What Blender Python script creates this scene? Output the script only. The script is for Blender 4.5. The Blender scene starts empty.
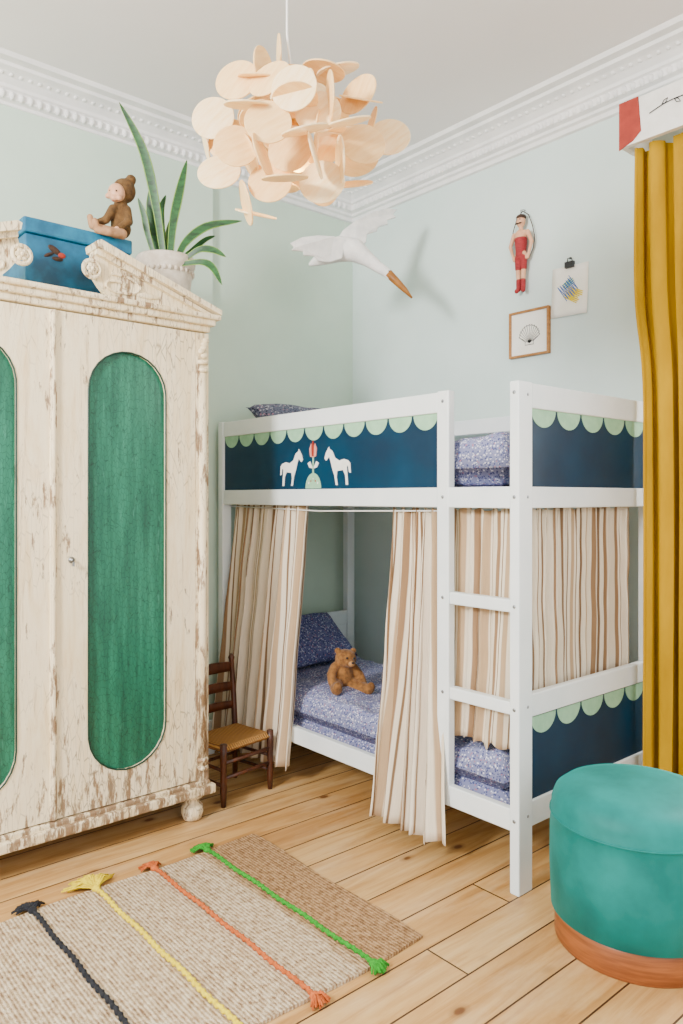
import bpy, math, random, bmesh
from mathutils import Vector, Matrix, noise, Euler
random.seed(11)
V = Vector
FW = V((.6528, .7576, 0)); RT = V((.7576, -.6528, 0)); HC = 1.215; F = 757.0
def at(px, py, t):
    """survey helper: photo bearing + real depth -> world point"""
    p = FW*t + RT*((px-341.5)/F*t)
    return V((p.x, p.y, HC-(py-497.0)/F*t))
def lin(h):
    h = h.lstrip('#'); o = []
    for i in (0, 2, 4):
        c = int(h[i:i+2], 16)/255.0
        o.append(c/12.92 if c <= .04045 else ((c+.055)/1.055)**2.4)
    return (o[0], o[1], o[2], 1)

# ---------------------------------------------------------------- mesh builder
class MB:
    def __init__(s): s.v=[]; s.f=[]; s.m=[]; s.sm=[]; s.uv=[]
    def add(s, vs, fs, m=0, smooth=False, uvs=None):
        o=len(s.v); s.v += [tuple(p) for p in vs]
        for f in fs:
            s.f.append([i+o for i in f]); s.m.append(m); s.sm.append(smooth)
            s.uv.append([uvs[i] for i in f] if uvs else None)
        return s
    def box(s, a, b, m=0, mat=None):
        x0,y0,z0=a; x1,y1,z1=b
        vs=[V(p) for p in [(x0,y0,z0),(x1,y0,z0),(x1,y1,z0),(x0,y1,z0),(x0,y0,z1),(x1,y0,z1),(x1,y1,z1),(x0,y1,z1)]]
        if mat: vs=[mat@p for p in vs]
        return s.add(vs,[(3,2,1,0),(4,5,6,7),(0,1,5,4),(1,2,6,5),(2,3,7,6),(3,0,4,7)],m)
    def sph(s, c, r, m=0, seg=14, rings=9, rot=None):
        if not hasattr(r,'__len__'): r=(r,r,r)
        c=V(c); vs=[]; fs=[]
        for i in range(rings+1):
            th=math.pi*i/rings
            for j in range(seg):
                ph=2*math.pi*j/seg
                p=V((r[0]*math.sin(th)*math.cos(ph), r[1]*math.sin(th)*math.sin(ph), r[2]*math.cos(th)))
                if rot: p=rot@p
                vs.append(c+p)
        for i in range(rings):
            for j in range(seg):
                a=i*seg+j; b=i*seg+(j+1)%seg
                fs.append((a,a+seg,b+seg,b))
        return s.add(vs,fs,m,True)
    def chain(s, pts, m=0, n=6, seg=12):
        for (p,r),(q,t) in zip(pts[:-1],pts[1:]):
            p=V(p);q=V(q)
            for k in range(n+1):
                u=k/n; s.sph(p.lerp(q,u), r+(t-r)*u, m, seg, 8)
        return s
    def tube(s, pts, r, m=0, seg=8, smooth=True, closed=False):
        pts=[V(p) for p in pts]; n=len(pts)
        rs = r if hasattr(r,'__len__') else [r]*n
        vs=[]; fs=[]
        d0=(pts[1]-pts[0]).normalized()
        a=V((0,0,1)) if abs(d0.z)<.9 else V((1,0,0))
        nn=d0.cross(a).normalized()
        for i in range(n):
            if closed: d=(pts[(i+1)%n]-pts[i-1])
            else: d=pts[min(i+1,n-1)]-pts[max(i-1,0)]
            d.normalize()
            nn=(nn-d*nn.dot(d)).normalized(); bb=d.cross(nn)
            for j in range(seg):
                t=2*math.pi*j/seg
                vs.append(pts[i]+(nn*math.cos(t)+bb*math.sin(t))*rs[i])
        for i in range(n if closed else n-1):
            for j in range(seg):
                a=i*seg+j; b=i*seg+(j+1)%seg; i2=((i+1)%n)*seg
                fs.append((a,b,i2+(j+1)%seg,i2+j))
        if not closed:
            fs.append(tuple(range(seg-1,-1,-1))); fs.append(tuple((n-1)*seg+j for j in range(seg)))
        return s.add(vs,fs,m,smooth)
    def lathe(s, c, prof, m=0, seg=40, smooth=True):
        c=V(c); vs=[]; fs=[]
        for r,z in prof:
            for j in range(seg):
                t=2*math.pi*j/seg; vs.append(c+V((r*math.cos(t),r*math.sin(t),z)))
        for i in range(len(prof)-1):
            for j in range(seg):
                a=i*seg+j;b=i*seg+(j+1)%seg
                fs.append((a,b,b+seg,a+seg))
        fs.append(tuple(range(seg-1,-1,-1))); fs.append(tuple((len(prof)-1)*seg+j for j in range(seg)))
        return s.add(vs,fs,m,smooth)
    def poly(s, pts, ext, m=0):
        ext=V(ext); n=len(pts); vs=[V(p) for p in pts]+[V(p)+ext for p in pts]
        fs=[tuple(range(n)), tuple(range(2*n-1,n-1,-1))]
        for i in range(n): fs.append((i,(i+1)%n,n+(i+1)%n,n+i)[::-1])
        return s.add(vs,fs,m)
    def grid(s, fn, nu, nv, m=0, smooth=True, us=1.0, vs_=1.0):
        vs=[];uv=[];fs=[]
        for j in range(nv+1):
            for i in range(nu+1):
                u=i/nu; v=j/nv; vs.append(fn(u,v)); uv.append((u*us,v*vs_))
        for j in range(nv):
            for i in range(nu):
                a=j*(nu+1)+i; fs.append((a,a+1,a+nu+2,a+nu+1))
        return s.add(vs,fs,m,smooth,uv)

ORG={}
def obj(mb, name, mats, parent=None, origin=None, bevel=0, solid=0, sub=0, remesh=0, fixn=True, seg=2):
    me=bpy.data.meshes.new(name)
    if parent is not None: O=ORG[parent]
    else: O=V(origin) if origin is not None else V((0,0,0))
    me.from_pydata([(V(p)-O)[:] for p in mb.v],[],mb.f)
    if not isinstance(mats,(list,tuple)): mats=[mats]
    for m in mats: me.materials.append(m)
    me.polygons.foreach_set('material_index',mb.m); me.polygons.foreach_set('use_smooth',mb.sm)
    if any(u is not None for u in mb.uv):
        l=me.uv_layers.new(name='UVMap'); k=0
        for p,u in zip(me.polygons,mb.uv):
            for q in range(p.loop_total):
                l.data[p.loop_start+q].uv = u[q] if u else (0,0)
    me.update()
    if fixn and not remesh:
        b=bmesh.new(); b.from_mesh(me); bmesh.ops.recalc_face_normals(b,faces=b.faces); b.to_mesh(me); b.free()
    o=bpy.data.objects.new(name,me); bpy.context.scene.collection.objects.link(o)
    if parent is not None: o.parent=parent
    else: o.location=O
    ORG[o]=O
    if remesh:
        r=o.modifiers.new('Remesh','REMESH'); r.mode='VOXEL'; r.voxel_size=remesh; r.use_smooth_shade=True
        q=o.modifiers.new('Smooth','SMOOTH'); q.factor=.5; q.iterations=4
    if solid:
        q=o.modifiers.new('Solid','SOLIDIFY'); q.thickness=solid; q.offset=0
    if bevel:
        q=o.modifiers.new('Bevel','BEVEL'); q.width=bevel; q.segments=seg; q.limit_method='ANGLE'; q.angle_limit=math.radians(40)
    if sub:
        q=o.modifiers.new('Sub','SUBSURF'); q.levels=sub; q.render_levels=sub
    return o
def empty(name, loc):
    o=bpy.data.objects.new(name,None); o.empty_display_size=.1; bpy.context.scene.collection.objects.link(o)
    o.location=V(loc); ORG[o]=V(loc); return o
def tag(o,label,cat,group=None,kind=None):
    o['label']=label; o['category']=cat
    if group: o['group']=group
    if kind: o['kind']=kind
    return o
def struct(o,label,cat):
    o['kind']='structure'; o['label']=label; o['category']=cat; return o

# ---------------------------------------------------------------- materials
def base(name):
    m=bpy.data.materials.new(name); m.use_nodes=True; nt=m.node_tree
    return m, nt, nt.nodes['Principled BSDF']
def math_(nt,op,a,b=None,c=None):
    n=nt.nodes.new('ShaderNodeMath'); n.operation=op
    for i,x in enumerate((a,b,c)):
        if x is None: continue
        if isinstance(x,(int,float)): n.inputs[i].default_value=x
        else: nt.links.new(x,n.inputs[i])
    return n.outputs[0]
def mix(nt,f,a,b,bt='MIX'):
    n=nt.nodes.new('ShaderNodeMix'); n.data_type='RGBA'; n.blend_type=bt
    for i,x in ((0,f),(6,a),(7,b)):
        if isinstance(x,(int,float,tuple)): n.inputs[i].default_value=x
        else: nt.links.new(x,n.inputs[i])
    return n.outputs[2]
def ramp(nt,x,stops,interp='LINEAR'):
    n=nt.nodes.new('ShaderNodeValToRGB'); cr=n.color_ramp; cr.interpolation=interp
    while len(cr.elements)>1: cr.elements.remove(cr.elements[-1])
    cr.elements[0].position=stops[0][0]; cr.elements[0].color=stops[0][1]
    for p,c in stops[1:]:
        e=cr.elements.new(p); e.color=c
    nt.links.new(x,n.inputs[0]); return n.outputs[0]
def noise_(nt,vec,scale,detail=4,stretch=None,rough=.55,dist=0):
    if stretch:
        mp=nt.nodes.new('ShaderNodeMapping'); mp.inputs['Scale'].default_value=stretch
        nt.links.new(vec,mp.inputs[0]); vec=mp.outputs[0]
    n=nt.nodes.new('ShaderNodeTexNoise'); n.inputs['Scale'].default_value=scale; n.inputs['Detail'].default_value=detail
    n.inputs['Roughness'].default_value=rough; n.inputs['Distortion'].default_value=dist
    nt.links.new(vec,n.inputs['Vector']); return n.outputs['Fac']
def bump_(nt,b,h,strength=.3,dist=.01):
    n=nt.nodes.new('ShaderNodeBump'); n.inputs['Strength'].default_value=strength; n.inputs['Distance'].default_value=dist
    nt.links.new(h,n.inputs['Height']); nt.links.new(n.outputs[0],b.inputs['Normal'])
def tc(nt,k='Object'):
    return nt.nodes.new('ShaderNodeTexCoord').outputs[k]
K=lambda v:(v,v,v,1)
def mk(name,c1,c2=None,scale=12,stretch=None,lo=.35,hi=.65,rough=.5,bump=0,bscale=None,bdist=.004,sheen=0,trans=0,metal=0,spec=None,emit=0):
    m,nt,b=base(name); b.inputs['Roughness'].default_value=rough; b.inputs['Metallic'].default_value=metal
    co=tc(nt)
    c1=lin(c1); c2=lin(c2) if c2 else tuple(x*.9 for x in c1[:3])+(1,)
    f=noise_(nt,co,scale,4,stretch)
    col=ramp(nt,f,[(lo,c1),(hi,c2)])
    nt.links.new(col,b.inputs['Base Color'])
    if bump:
        bump_(nt,b,noise_(nt,co,bscale or scale*4,3,stretch),bump,bdist)
    if sheen: b.inputs['Sheen Weight'].default_value=sheen; b.inputs['Sheen Roughness'].default_value=.4
    if trans: 
        b.inputs['Subsurface Weight'].default_value=trans; b.inputs['Subsurface Radius'].default_value=(.02,.015,.01)
    if spec is not None: b.inputs['Specular IOR Level'].default_value=spec
    return m

MAT={}
MAT['wall']=mk('wall_paint_mint','#c8dccb','#c1d6c5',scale=3,rough=.85,bump=.05,bscale=120,bdist=.001)
MAT['wall2']=mk('wall_paint_pale','#d3e3df','#ccded9',scale=3,rough=.85,bump=.05,bscale=120,bdist=.001)
MAT['ceil']=mk('ceiling_paint','#f0eceb','#ece8e7',scale=2,rough=.9)
MAT['plaster']=mk('white_plaster','#f3f1ef','#e6e5e4',scale=8,rough=.7)
MAT['bedwhite']=mk('white_bed_paint','#eaf0f1','#dfe8ea',scale=5,rough=.42)
MAT['navy']=mk('navy_board','#00344f','#002740',scale=4,rough=.45,spec=.3)
MAT['mint']=mk('mint_paint','#9cc9a6','#8dbd99',scale=30,rough=.6)
MAT['white']=mk('white_paint','#f3f1ec','#e8e6e0',scale=20,rough=.6)
MAT['redp']=mk('red_paint','#a3301f','#8f2718',scale=25,rough=.6)
MAT['black']=mk('black_paint','#121214','#1c1c20',scale=30,rough=.5)
MAT['steel']=mk('bolt_metal','#9fa3a6','#808488',scale=30,rough=.35,metal=.9)
MAT['birch']=mk('birch_veneer','#f7d194','#edbf7c',scale=14,stretch=(1,6,1),rough=.5,trans=.1)
MAT['birch2']=mk('birch_veneer_pale','#fce4b8','#f5d193',scale=14,stretch=(1,6,1),rough=.5,trans=.1)
MAT['chairwood']=mk('dark_chair_wood','#552a13','#33170a',scale=14,stretch=(3,3,.6),rough=.4)
MAT['teddy']=mk('teddy_plush','#9c6a34','#6b4420',scale=60,rough=.95,bump=.8,bscale=220,sheen=.2)
MAT['teddyl']=mk('teddy_muzzle','#c4925e','#ad7d4b',scale=60,rough=.95,bump=.6,bscale=220)
MAT['pot']=mk('stone_pot','#ddd3c4','#b9ab99',scale=18,rough=.8,bump=.4,bscale=60)
MAT['soil']=mk('soil','#3a2a1d','#20160f',scale=40,rough=1)
MAT['leaf']=mk('snake_leaf','#1d5c25','#083314',scale=22,stretch=(1,1,3),rough=.45)
MAT['leafe']=mk('snake_leaf_edge','#7f9f3a','#5f8530',scale=22,rough=.45)
MAT['bluebox']=mk('blue_painted_box','#07648a','#04425f',scale=14,rough=.55)
MAT['bluelid']=mk('blue_painted_lid','#0d769b','#065375',scale=14,rough=.55)
MAT['skin']=mk('doll_skin','#e0ab86','#d39a76',scale=25,rough=.5)
MAT['coat']=mk('doll_coat','#6f4f28','#4c351a',scale=40,rough=.95,bump=.6,bscale=200)
MAT['pants']=mk('doll_trousers','#b98d66','#9c714c',scale=40,rough=.9)
MAT['hair']=mk('brown_hair','#3f2413','#26160a',scale=60,rough=.7)
MAT['birdw']=mk('bird_white','#f4f2ee','#e2e2e0',scale=25,rough=.7,bump=.3,bscale=70)
MAT['bill']=mk('bird_bill','#a36a24','#855217',scale=20,rough=.5)
MAT['gold']=mk('brass','#d9a441','#b98426',scale=20,rough=.3,metal=.8)
MAT['stoolwood']=mk('walnut_base','#98562a','#783f1a',scale=9,stretch=(1,1,12),rough=.4)
MAT['paper']=mk('paper','#f5f3ea','#efece0',scale=10,rough=.9)
MAT['oak']=mk('oak_frame','#b27a3c','#8e5e2a',scale=20,stretch=(1,1,4),rough=.5)
MAT['yellow']=mk('yellow_yarn','#f2dc00','#d9bd00',scale=90,rough=.95,bump=.8,bscale=200)
MAT['orange']=mk('orange_yarn','#c9662a','#a84f18',scale=90,rough=.95,bump=.8,bscale=200)
MAT['green']=mk('green_yarn','#2f9e20','#1d7d14',scale=90,rough=.95,bump=.8,bscale=200)
MAT['char']=mk('charcoal_yarn','#20222a','#101116',scale=90,rough=.95,bump=.8,bscale=200)
MAT['bluec']=mk('blue_crayon','#1a62b4','#1550a0',scale=80,rough=.9)
MAT['yelc']=mk('yellow_crayon','#e8d010','#dcbc00',scale=80,rough=.9)
MAT['grnc']=mk('green_crayon','#4d9a55','#3f8a48',scale=80,rough=.9)
MAT['pink']=mk('pink_paint','#dd9587','#d08478',scale=80,rough=.6)
MAT['redcl']=mk('red_cloth','#a82c30','#7c1b20',scale=60,stretch=(1,1,8),rough=.8)

m,nt,b=base('teal_velvet'); co=tc(nt); f=noise_(nt,co,5,4,None,.6)
c=ramp(nt,f,[(.35,lin('#005f5a')),(.65,lin('#007c77'))])
nt.links.new(c,b.inputs['Base Color']); b.inputs['Roughness'].default_value=.6; b.inputs['Specular IOR Level'].default_value=.25
b.inputs['Sheen Weight'].default_value=.28; b.inputs['Sheen Roughness'].default_value=.3; b.inputs['Sheen Tint'].default_value=lin('#2fc8bc')
bump_(nt,b,noise_(nt,co,300,2),.15,.002); MAT['velvet']=m
m,nt,b=base('mustard_velvet'); co=tc(nt); f=noise_(nt,co,7,4,(1,1,.3),.6)
c=ramp(nt,f,[(.3,lin('#a37a00')),(.7,lin('#be9400'))])
nt.links.new(c,b.inputs['Base Color']); b.inputs['Roughness'].default_value=.9; b.inputs['Specular IOR Level'].default_value=.1
MAT['mustard']=m

# floor boards
m,nt,b=base('pine_floorboards'); co=tc(nt); sp=nt.nodes.new('ShaderNodeSeparateXYZ'); nt.links.new(co,sp.inputs[0])
W=.142; yy=math_(nt,'DIVIDE',math_(nt,'ADD',sp.outputs[1],.03),W); row=math_(nt,'FLOOR',yy); fy=math_(nt,'FRACT',yy)
wn=nt.nodes.new('ShaderNodeTexWhiteNoise'); wn.noise_dimensions='1D'; nt.links.new(row,wn.inputs['W'])
xs=math_(nt,'ADD',math_(nt,'DIVIDE',sp.outputs[0],3.4),math_(nt,'MULTIPLY',wn.outputs[0],5)); pl=math_(nt,'FLOOR',xs); fx=math_(nt,'FRACT',xs)
cb=nt.nodes.new('ShaderNodeCombineXYZ'); nt.links.new(row,cb.inputs[0]); nt.links.new(pl,cb.inputs[1])
wn2=nt.nodes.new('ShaderNodeTexWhiteNoise'); wn2.noise_dimensions='3D'; nt.links.new(cb.outputs[0],wn2.inputs[0]); r2=wn2.outputs[0]
cg=nt.nodes.new('ShaderNodeCombineXYZ')
nt.links.new(math_(nt,'MULTIPLY',sp.outputs[0],1.1),cg.inputs[0]); nt.links.new(math_(nt,'MULTIPLY',sp.outputs[1],13),cg.inputs[1]); nt.links.new(math_(nt,'MULTIPLY',r2,37),cg.inputs[2])
g=noise_(nt,cg.outputs[0],1.6,6,None,.62,1.2)
col=ramp(nt,g,[(.26,lin('#9a6f3a')),(.42,lin('#b88e54')),(.55,lin('#c7a168')),(.78,lin('#d6b782'))])
tint=ramp(nt,r2,[(0,lin('#d2b186')),(.5,lin('#ffffff')),(1,lin('#e6cca2'))])
col=mix(nt,.7,col,tint,'MULTIPLY')
wear=noise_(nt,co,2.3,5,(1,3,1),.65); col=mix(nt,ramp(nt,wear,[(.5,K(0)),(.72,K(.45))]),col,lin('#d3bb95'))
vo=nt.nodes.new('ShaderNodeTexVoronoi'); ck=nt.nodes.new('ShaderNodeCombineXYZ')
nt.links.new(math_(nt,'MULTIPLY',sp.outputs[0],4.6),ck.inputs[0]); nt.links.new(math_(nt,'MULTIPLY',sp.outputs[1],8),ck.inputs[1]); nt.links.new(math_(nt,'MULTIPLY',r2,9),ck.inputs[2])
nt.links.new(ck.outputs[0],vo.inputs['Vector']); vo.inputs['Scale'].default_value=1.0
kn=ramp(nt,vo.outputs['Distance'],[(0,K(1)),(.07,K(.9)),(.10,K(.4)),(.18,K(0))])
col=mix(nt,kn,col,lin('#653a18'))
gy=math_(nt,'MINIMUM',fy,math_(nt,'SUBTRACT',1,fy)); gx=math_(nt,'MINIMUM',fx,math_(nt,'SUBTRACT',1,fx))
gap=math_(nt,'MAXIMUM',math_(nt,'LESS_THAN',gy,.018),math_(nt,'LESS_THAN',gx,.0008))
col=mix(nt,gap,col,lin('#3d230f'))
nt.links.new(col,b.inputs['Base Color']); b.inputs['Roughness'].default_value=.48
bump_(nt,b,math_(nt,'SUBTRACT',math_(nt,'MULTIPLY',g,.2),gap),.4,.004); MAT['floor']=m

def stripes(name):
    m,nt,b=base(name); uv=tc(nt,'UV'); sp=nt.nodes.new('ShaderNodeSeparateXYZ'); nt.links.new(uv,sp.inputs[0])
    u=math_(nt,'FRACT',sp.outputs[0])
    C1=lin('#e6d9c2'); C2=lin('#927353'); C3=lin('#b69a78'); C4=lin('#7d6246')
    c=ramp(nt,u,[(0,C1),(.12,C1),(.14,C2),(.28,C2),(.30,C1),(.37,C1),(.38,C4),(.41,C4),(.42,C1),(.52,C1),(.54,C3),(.66,C3),(.68,C1),(.76,C1),(.77,C4),(.80,C4),(.81,C1)])
    w=noise_(nt,uv,1,3,(60,12,1)); c=mix(nt,.35,c,ramp(nt,w,[(.35,K(.75)),(.65,K(1))]),'MULTIPLY')
    nt.links.new(c,b.inputs['Base Color']); b.inputs['Roughness'].default_value=.95
    bump_(nt,b,w,.4,.004); return m
MAT['stripe']=stripes('striped_linen')

def floral(name,bg,a,bc,sc,pk='#a8788c'):
    m,nt,b=base(name); co=tc(nt)
    vo=nt.nodes.new('ShaderNodeTexVoronoi'); vo.inputs['Scale'].default_value=sc; nt.links.new(co,vo.inputs['Vector'])
    sp=nt.nodes.new('ShaderNodeSeparateColor'); nt.links.new(vo.outputs['Color'],sp.inputs[0])
    c=ramp(nt,sp.outputs[0],[(0,lin(a)),(.34,lin(bg)),(.5,lin(bc)),(.80,lin(pk)),(.9,lin(a))],'CONSTANT')
    mk_=ramp(nt,vo.outputs['Distance'],[(.38,K(1)),(.5,K(0))])
    c=mix(nt,mk_,lin(bg),c)
    nt.links.new(c,b.inputs['Base Color']); b.inputs['Roughness'].default_value=.9
    bump_(nt,b,noise_(nt,co,9,3),.4,.02); return m
MAT['floral']=floral('lilac_floral_cotton','#8488ae','#434b80','#e0e0ec',140)
MAT['floral2']=floral('indigo_floral_cotton','#5c6190','#2b3164','#b4b7d4',130)
MAT['darkpat']=floral('grey_floral_cotton','#5d6078','#24283f','#b9b6c0',95)

def cream(name,amt=.0):
    m,nt,b=base(name); co=tc(nt)
    g=noise_(nt,co,3,6,(7,7,1),.65,.6); g2=noise_(nt,co,30,6,(1.8,1.8,.4),.7)
    c=ramp(nt,g,[(.25,lin('#d2b283')),(.38,lin('#e6d2a8')),(.55,lin('#f0e2c0')),(.8,lin('#e6d2a8'))])
    big=noise_(nt,co,2.2,4,(1,1,.8),.6)
    sz=nt.nodes.new('ShaderNodeSeparateXYZ'); nt.links.new(co,sz.inputs[0])
    low=math_(nt,'MULTIPLY',math_(nt,'MAXIMUM',math_(nt,'SUBTRACT',.8,sz.outputs[2]),0),.05)
    chip=math_(nt,'ADD',math_(nt,'ADD',math_(nt,'MULTIPLY',g,.42),math_(nt,'MULTIPLY',g2,.62)),math_(nt,'ADD',math_(nt,'MULTIPLY',big,.22),low))
    k=ramp(nt,chip,[(.705-amt,K(0)),(.725-amt,K(.55)),(.76-amt,K(1))])
    wood=ramp(nt,g2,[(.35,lin('#6f4f30')),(.6,lin('#917556')),(.7,lin('#877765'))])
    c=mix(nt,k,c,wood)
    k2=ramp(nt,noise_(nt,co,5,5,(11,11,.5),.78),[(.31,K(1)),(.41,K(0))]); c=mix(nt,math_(nt,'MULTIPLY',k2,.6),c,lin('#a8895f'))
    vo=nt.nodes.new('ShaderNodeTexVoronoi'); vo.feature='DISTANCE_TO_EDGE'; mp=nt.nodes.new('ShaderNodeMapping'); mp.inputs['Scale'].default_value=(2.4,2.4,.45)
    nt.links.new(co,mp.inputs[0]); nt.links.new(mp.outputs[0],vo.inputs['Vector']); vo.inputs['Scale'].default_value=26
    cm=ramp(nt,big,[(.4,K(0)),(.6,K(1))])
    ck=ramp(nt,vo.outputs['Distance'],[(0,K(.75)),(.05,K(0))]); c=mix(nt,math_(nt,'MULTIPLY',ck,cm),c,lin('#7d6a4e'))
    nt.links.new(c,b.inputs['Base Color']); b.inputs['Roughness'].default_value=.55
    bump_(nt,b,math_(nt,'SUBTRACT',g2,k),.35,.003); return m
MAT['cream']=cream('distressed_cream_paint',.0); MAT['creamw']=cream('heavily_worn_cream_paint',.055); MAT['creaml']=cream('worn_cream_moulding',.02)
m,nt,b=base('crackled_green_paint'); co=tc(nt)
g=noise_(nt,co,4,5,(9,9,.6),.7); g2=noise_(nt,co,24,6,(2.2,2.2,.35),.75)
c=ramp(nt,g,[(.25,lin('#0b4333')),(.45,lin('#145d46')),(.6,lin('#1d7055')),(.78,lin('#2c8467'))])
vo=nt.nodes.new('ShaderNodeTexVoronoi'); vo.feature='DISTANCE_TO_EDGE'; mp=nt.nodes.new('ShaderNodeMapping'); mp.inputs['Scale'].default_value=(1.6,1,.75)
nt.links.new(co,mp.inputs[0]); nt.links.new(mp.outputs[0],vo.inputs['Vector']); vo.inputs['Scale'].default_value=60
ck=ramp(nt,vo.outputs['Distance'],[(0,K(1)),(.06,K(0))]); c=mix(nt,math_(nt,'MULTIPLY',ck,.7),c,lin('#04231a'))
sc1=ramp(nt,g2,[(.60,K(0)),(.70,K(.45))]); c=mix(nt,sc1,c,lin('#4a9a80'))
sc2=ramp(nt,g2,[(.30,K(.7)),(.38,K(0))]); c=mix(nt,sc2,c,lin('#0a2f25'))
nt.links.new(c,b.inputs['Base Color']); b.inputs['Roughness'].default_value=.3; MAT['greenp']=m
MAT['greend']=mk('dark_green_edge','#0a3a2c','#062a20',scale=30,rough=.4)

# rug
m,nt,b=base('jute_weave'); co=tc(nt,'Object'); sp=nt.nodes.new('ShaderNodeSeparateXYZ'); nt.links.new(co,sp.inputs[0])
wv=nt.nodes.new('ShaderNodeTexWave'); wv.bands_direction='X'; wv.inputs['Scale'].default_value=30; wv.inputs['Distortion'].default_value=3.5; wv.inputs['Detail Scale'].default_value=12; nt.links.new(co,wv.inputs['Vector'])
nz=noise_(nt,co,80,3,(.9,.7,1)); nb=noise_(nt,co,4,4,(9,1.5,1),.7)
h=math_(nt,'ADD',math_(nt,'MULTIPLY',wv.outputs['Fac'],.36),math_(nt,'MULTIPLY',nz,1.1))
light=ramp(nt,h,[(.42,lin('#866649')),(.68,lin('#c6aa84')),(.98,lin('#eadabd'))])
light=mix(nt,ramp(nt,nb,[(.52,K(0)),(.66,K(.45))]),light,lin('#a88660'))
dark=ramp(nt,h,[(.42,lin('#6c4a2a')),(.70,lin('#a37b4e')),(.98,lin('#c6a276'))])
side=ramp(nt,math_(nt,'ADD',sp.outputs[0],math_(nt,'MULTIPLY',nb,.10)),[(.53,K(0)),(.56,K(1))])
c=mix(nt,side,light,dark)
nt.links.new(c,b.inputs['Base Color']); b.inputs['Roughness'].default_value=1; bump_(nt,b,h,1.0,.008); MAT['jute']=m
m,nt,b=base('rush_weave'); co=tc(nt); wv=nt.nodes.new('ShaderNodeTexWave'); wv.bands_direction='X'; wv.inputs['Scale'].default_value=28; wv.inputs['Distortion'].default_value=1; nt.links.new(co,wv.inputs['Vector'])
nt.links.new(ramp(nt,wv.outputs['Fac'],[(.1,lin('#74481a')),(.7,lin('#c08c42'))]),b.inputs['Base Color']); bump_(nt,b,wv.outputs['Fac'],.8,.006); b.inputs['Roughness'].default_value=.8; MAT['rush']=m
m,nt,b=base('warm_bulb'); b.inputs['Base Color'].default_value=lin('#ffd88a'); b.inputs['Emission Color'].default_value=lin('#ffb54d'); b.inputs['Emission Strength'].default_value=3; MAT['bulb']=m

# ---------------------------------------------------------------- room shell
XW=2.80; YW=3.155; ZC=2.885
mb=MB().box((-2.2,-1.6,-.06),(XW+.1,YW+.1,0)); struct(obj(mb,'floor',MAT['floor']),'honey pine floorboards with knots','floor')
mb=MB().box((-2.2,-1.6,ZC),(XW+.1,YW+.1,ZC+.08)); struct(obj(mb,'ceiling',MAT['ceil']),'plain off-white painted ceiling','ceiling')
mb=MB().box((-2.2,YW,0),(XW+.1,YW+.1,ZC)); mb.box((-2.2,YW-.03,0),(1.885,YW,ZC))
struct(obj(mb,'wall_back',MAT['wall']),'pale mint green painted plaster wall with shallow step','wall')
mb=MB().box((XW,1.22,0),(XW+.1,YW,ZC)); mb.box((XW,.1,2.45),(XW+.1,1.22,ZC)); mb.box((XW,.1,0),(XW+.1,1.22,.5)); mb.box((XW,-1.6,0),(XW+.1,.1,ZC))
struct(obj(mb,'wall_right',MAT['wall2']),'pale grey-blue painted plaster wall','wall')
mb=MB()
for a,b_ in (((XW+.02,.1,.5),(XW+.07,.16,2.45)),((XW+.02,1.16,.5),(XW+.07,1.22,2.45)),((XW+.02,.16,.5),(XW+.07,1.16,.56)),((XW+.02,.16,2.39),(XW+.07,1.16,2.45)),((XW+.03,.16,1.45),(XW+.06,1.16,1.49)),((XW+.03,.64,.56),(XW+.06,.68,2.39))): mb.box(a,b_)
struct(obj(mb,'window_1',MAT['plaster'],bevel=.004),'white painted window frame behind the mustard curtain','window')
prof=[(0,2.735),(.016,2.738),(.02,2.755),(.035,2.760),(.036,2.772),(.06,2.778),(.062,2.806),(.074,2.810),(.078,2.822),(.10,2.838),(.125,2.85),(.15,2.856),(.155,2.868),(.19,2.870),(.20,2.885)]
mb=MB(); vs=[]; fs=[]
for d,z in prof: vs += [(-2.2,YW-d,z),(XW-d,YW-d,z),(XW-d,-1.6,z)]
for i in range(len(prof)-1):
    a=i*3; fs += [(a,a+1,a+4,a+3),(a+1,a+2,a+5,a+4)]
mb.add(vs,fs)
struct(obj(mb,'trim_1',MAT['plaster'],fixn=True),'white moulded plaster ceiling cornice','cornice')
mb=MB()
x=-.3
while x<XW-.08:
    mb.sph((x,YW-.058,2.790),(.012,.016,.017),0,7,5); mb.sph((x+.018,YW-.108,2.846),(.012,.012,.008),0,6,4); x+=.036
y=1.0
while y<YW-.08:
    mb.sph((XW-.058,y,2.790),(.016,.012,.017),0,7,5); mb.sph((XW-.108,y+.018,2.846),(.012,.012,.008),0,6,4); y+=.036
struct(obj(mb,'trim_2',MAT['plaster']),'egg and dart ornament band along the cornice','cornice')
mb=MB().box((-2.2,YW-.05,0),(1.885,YW-.03,.16)); mb.box((1.885,YW-.02,0),(XW,YW,.16))
struct(obj(mb,'baseboard_back',MAT['bedwhite'],bevel=.005),'white painted baseboard','baseboard')
mb=MB().box((XW-.02,-1.6,0),(XW,YW-.02,.16)); struct(obj(mb,'baseboard_right',MAT['bedwhite'],bevel=.005),'white painted baseboard','baseboard')

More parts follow.
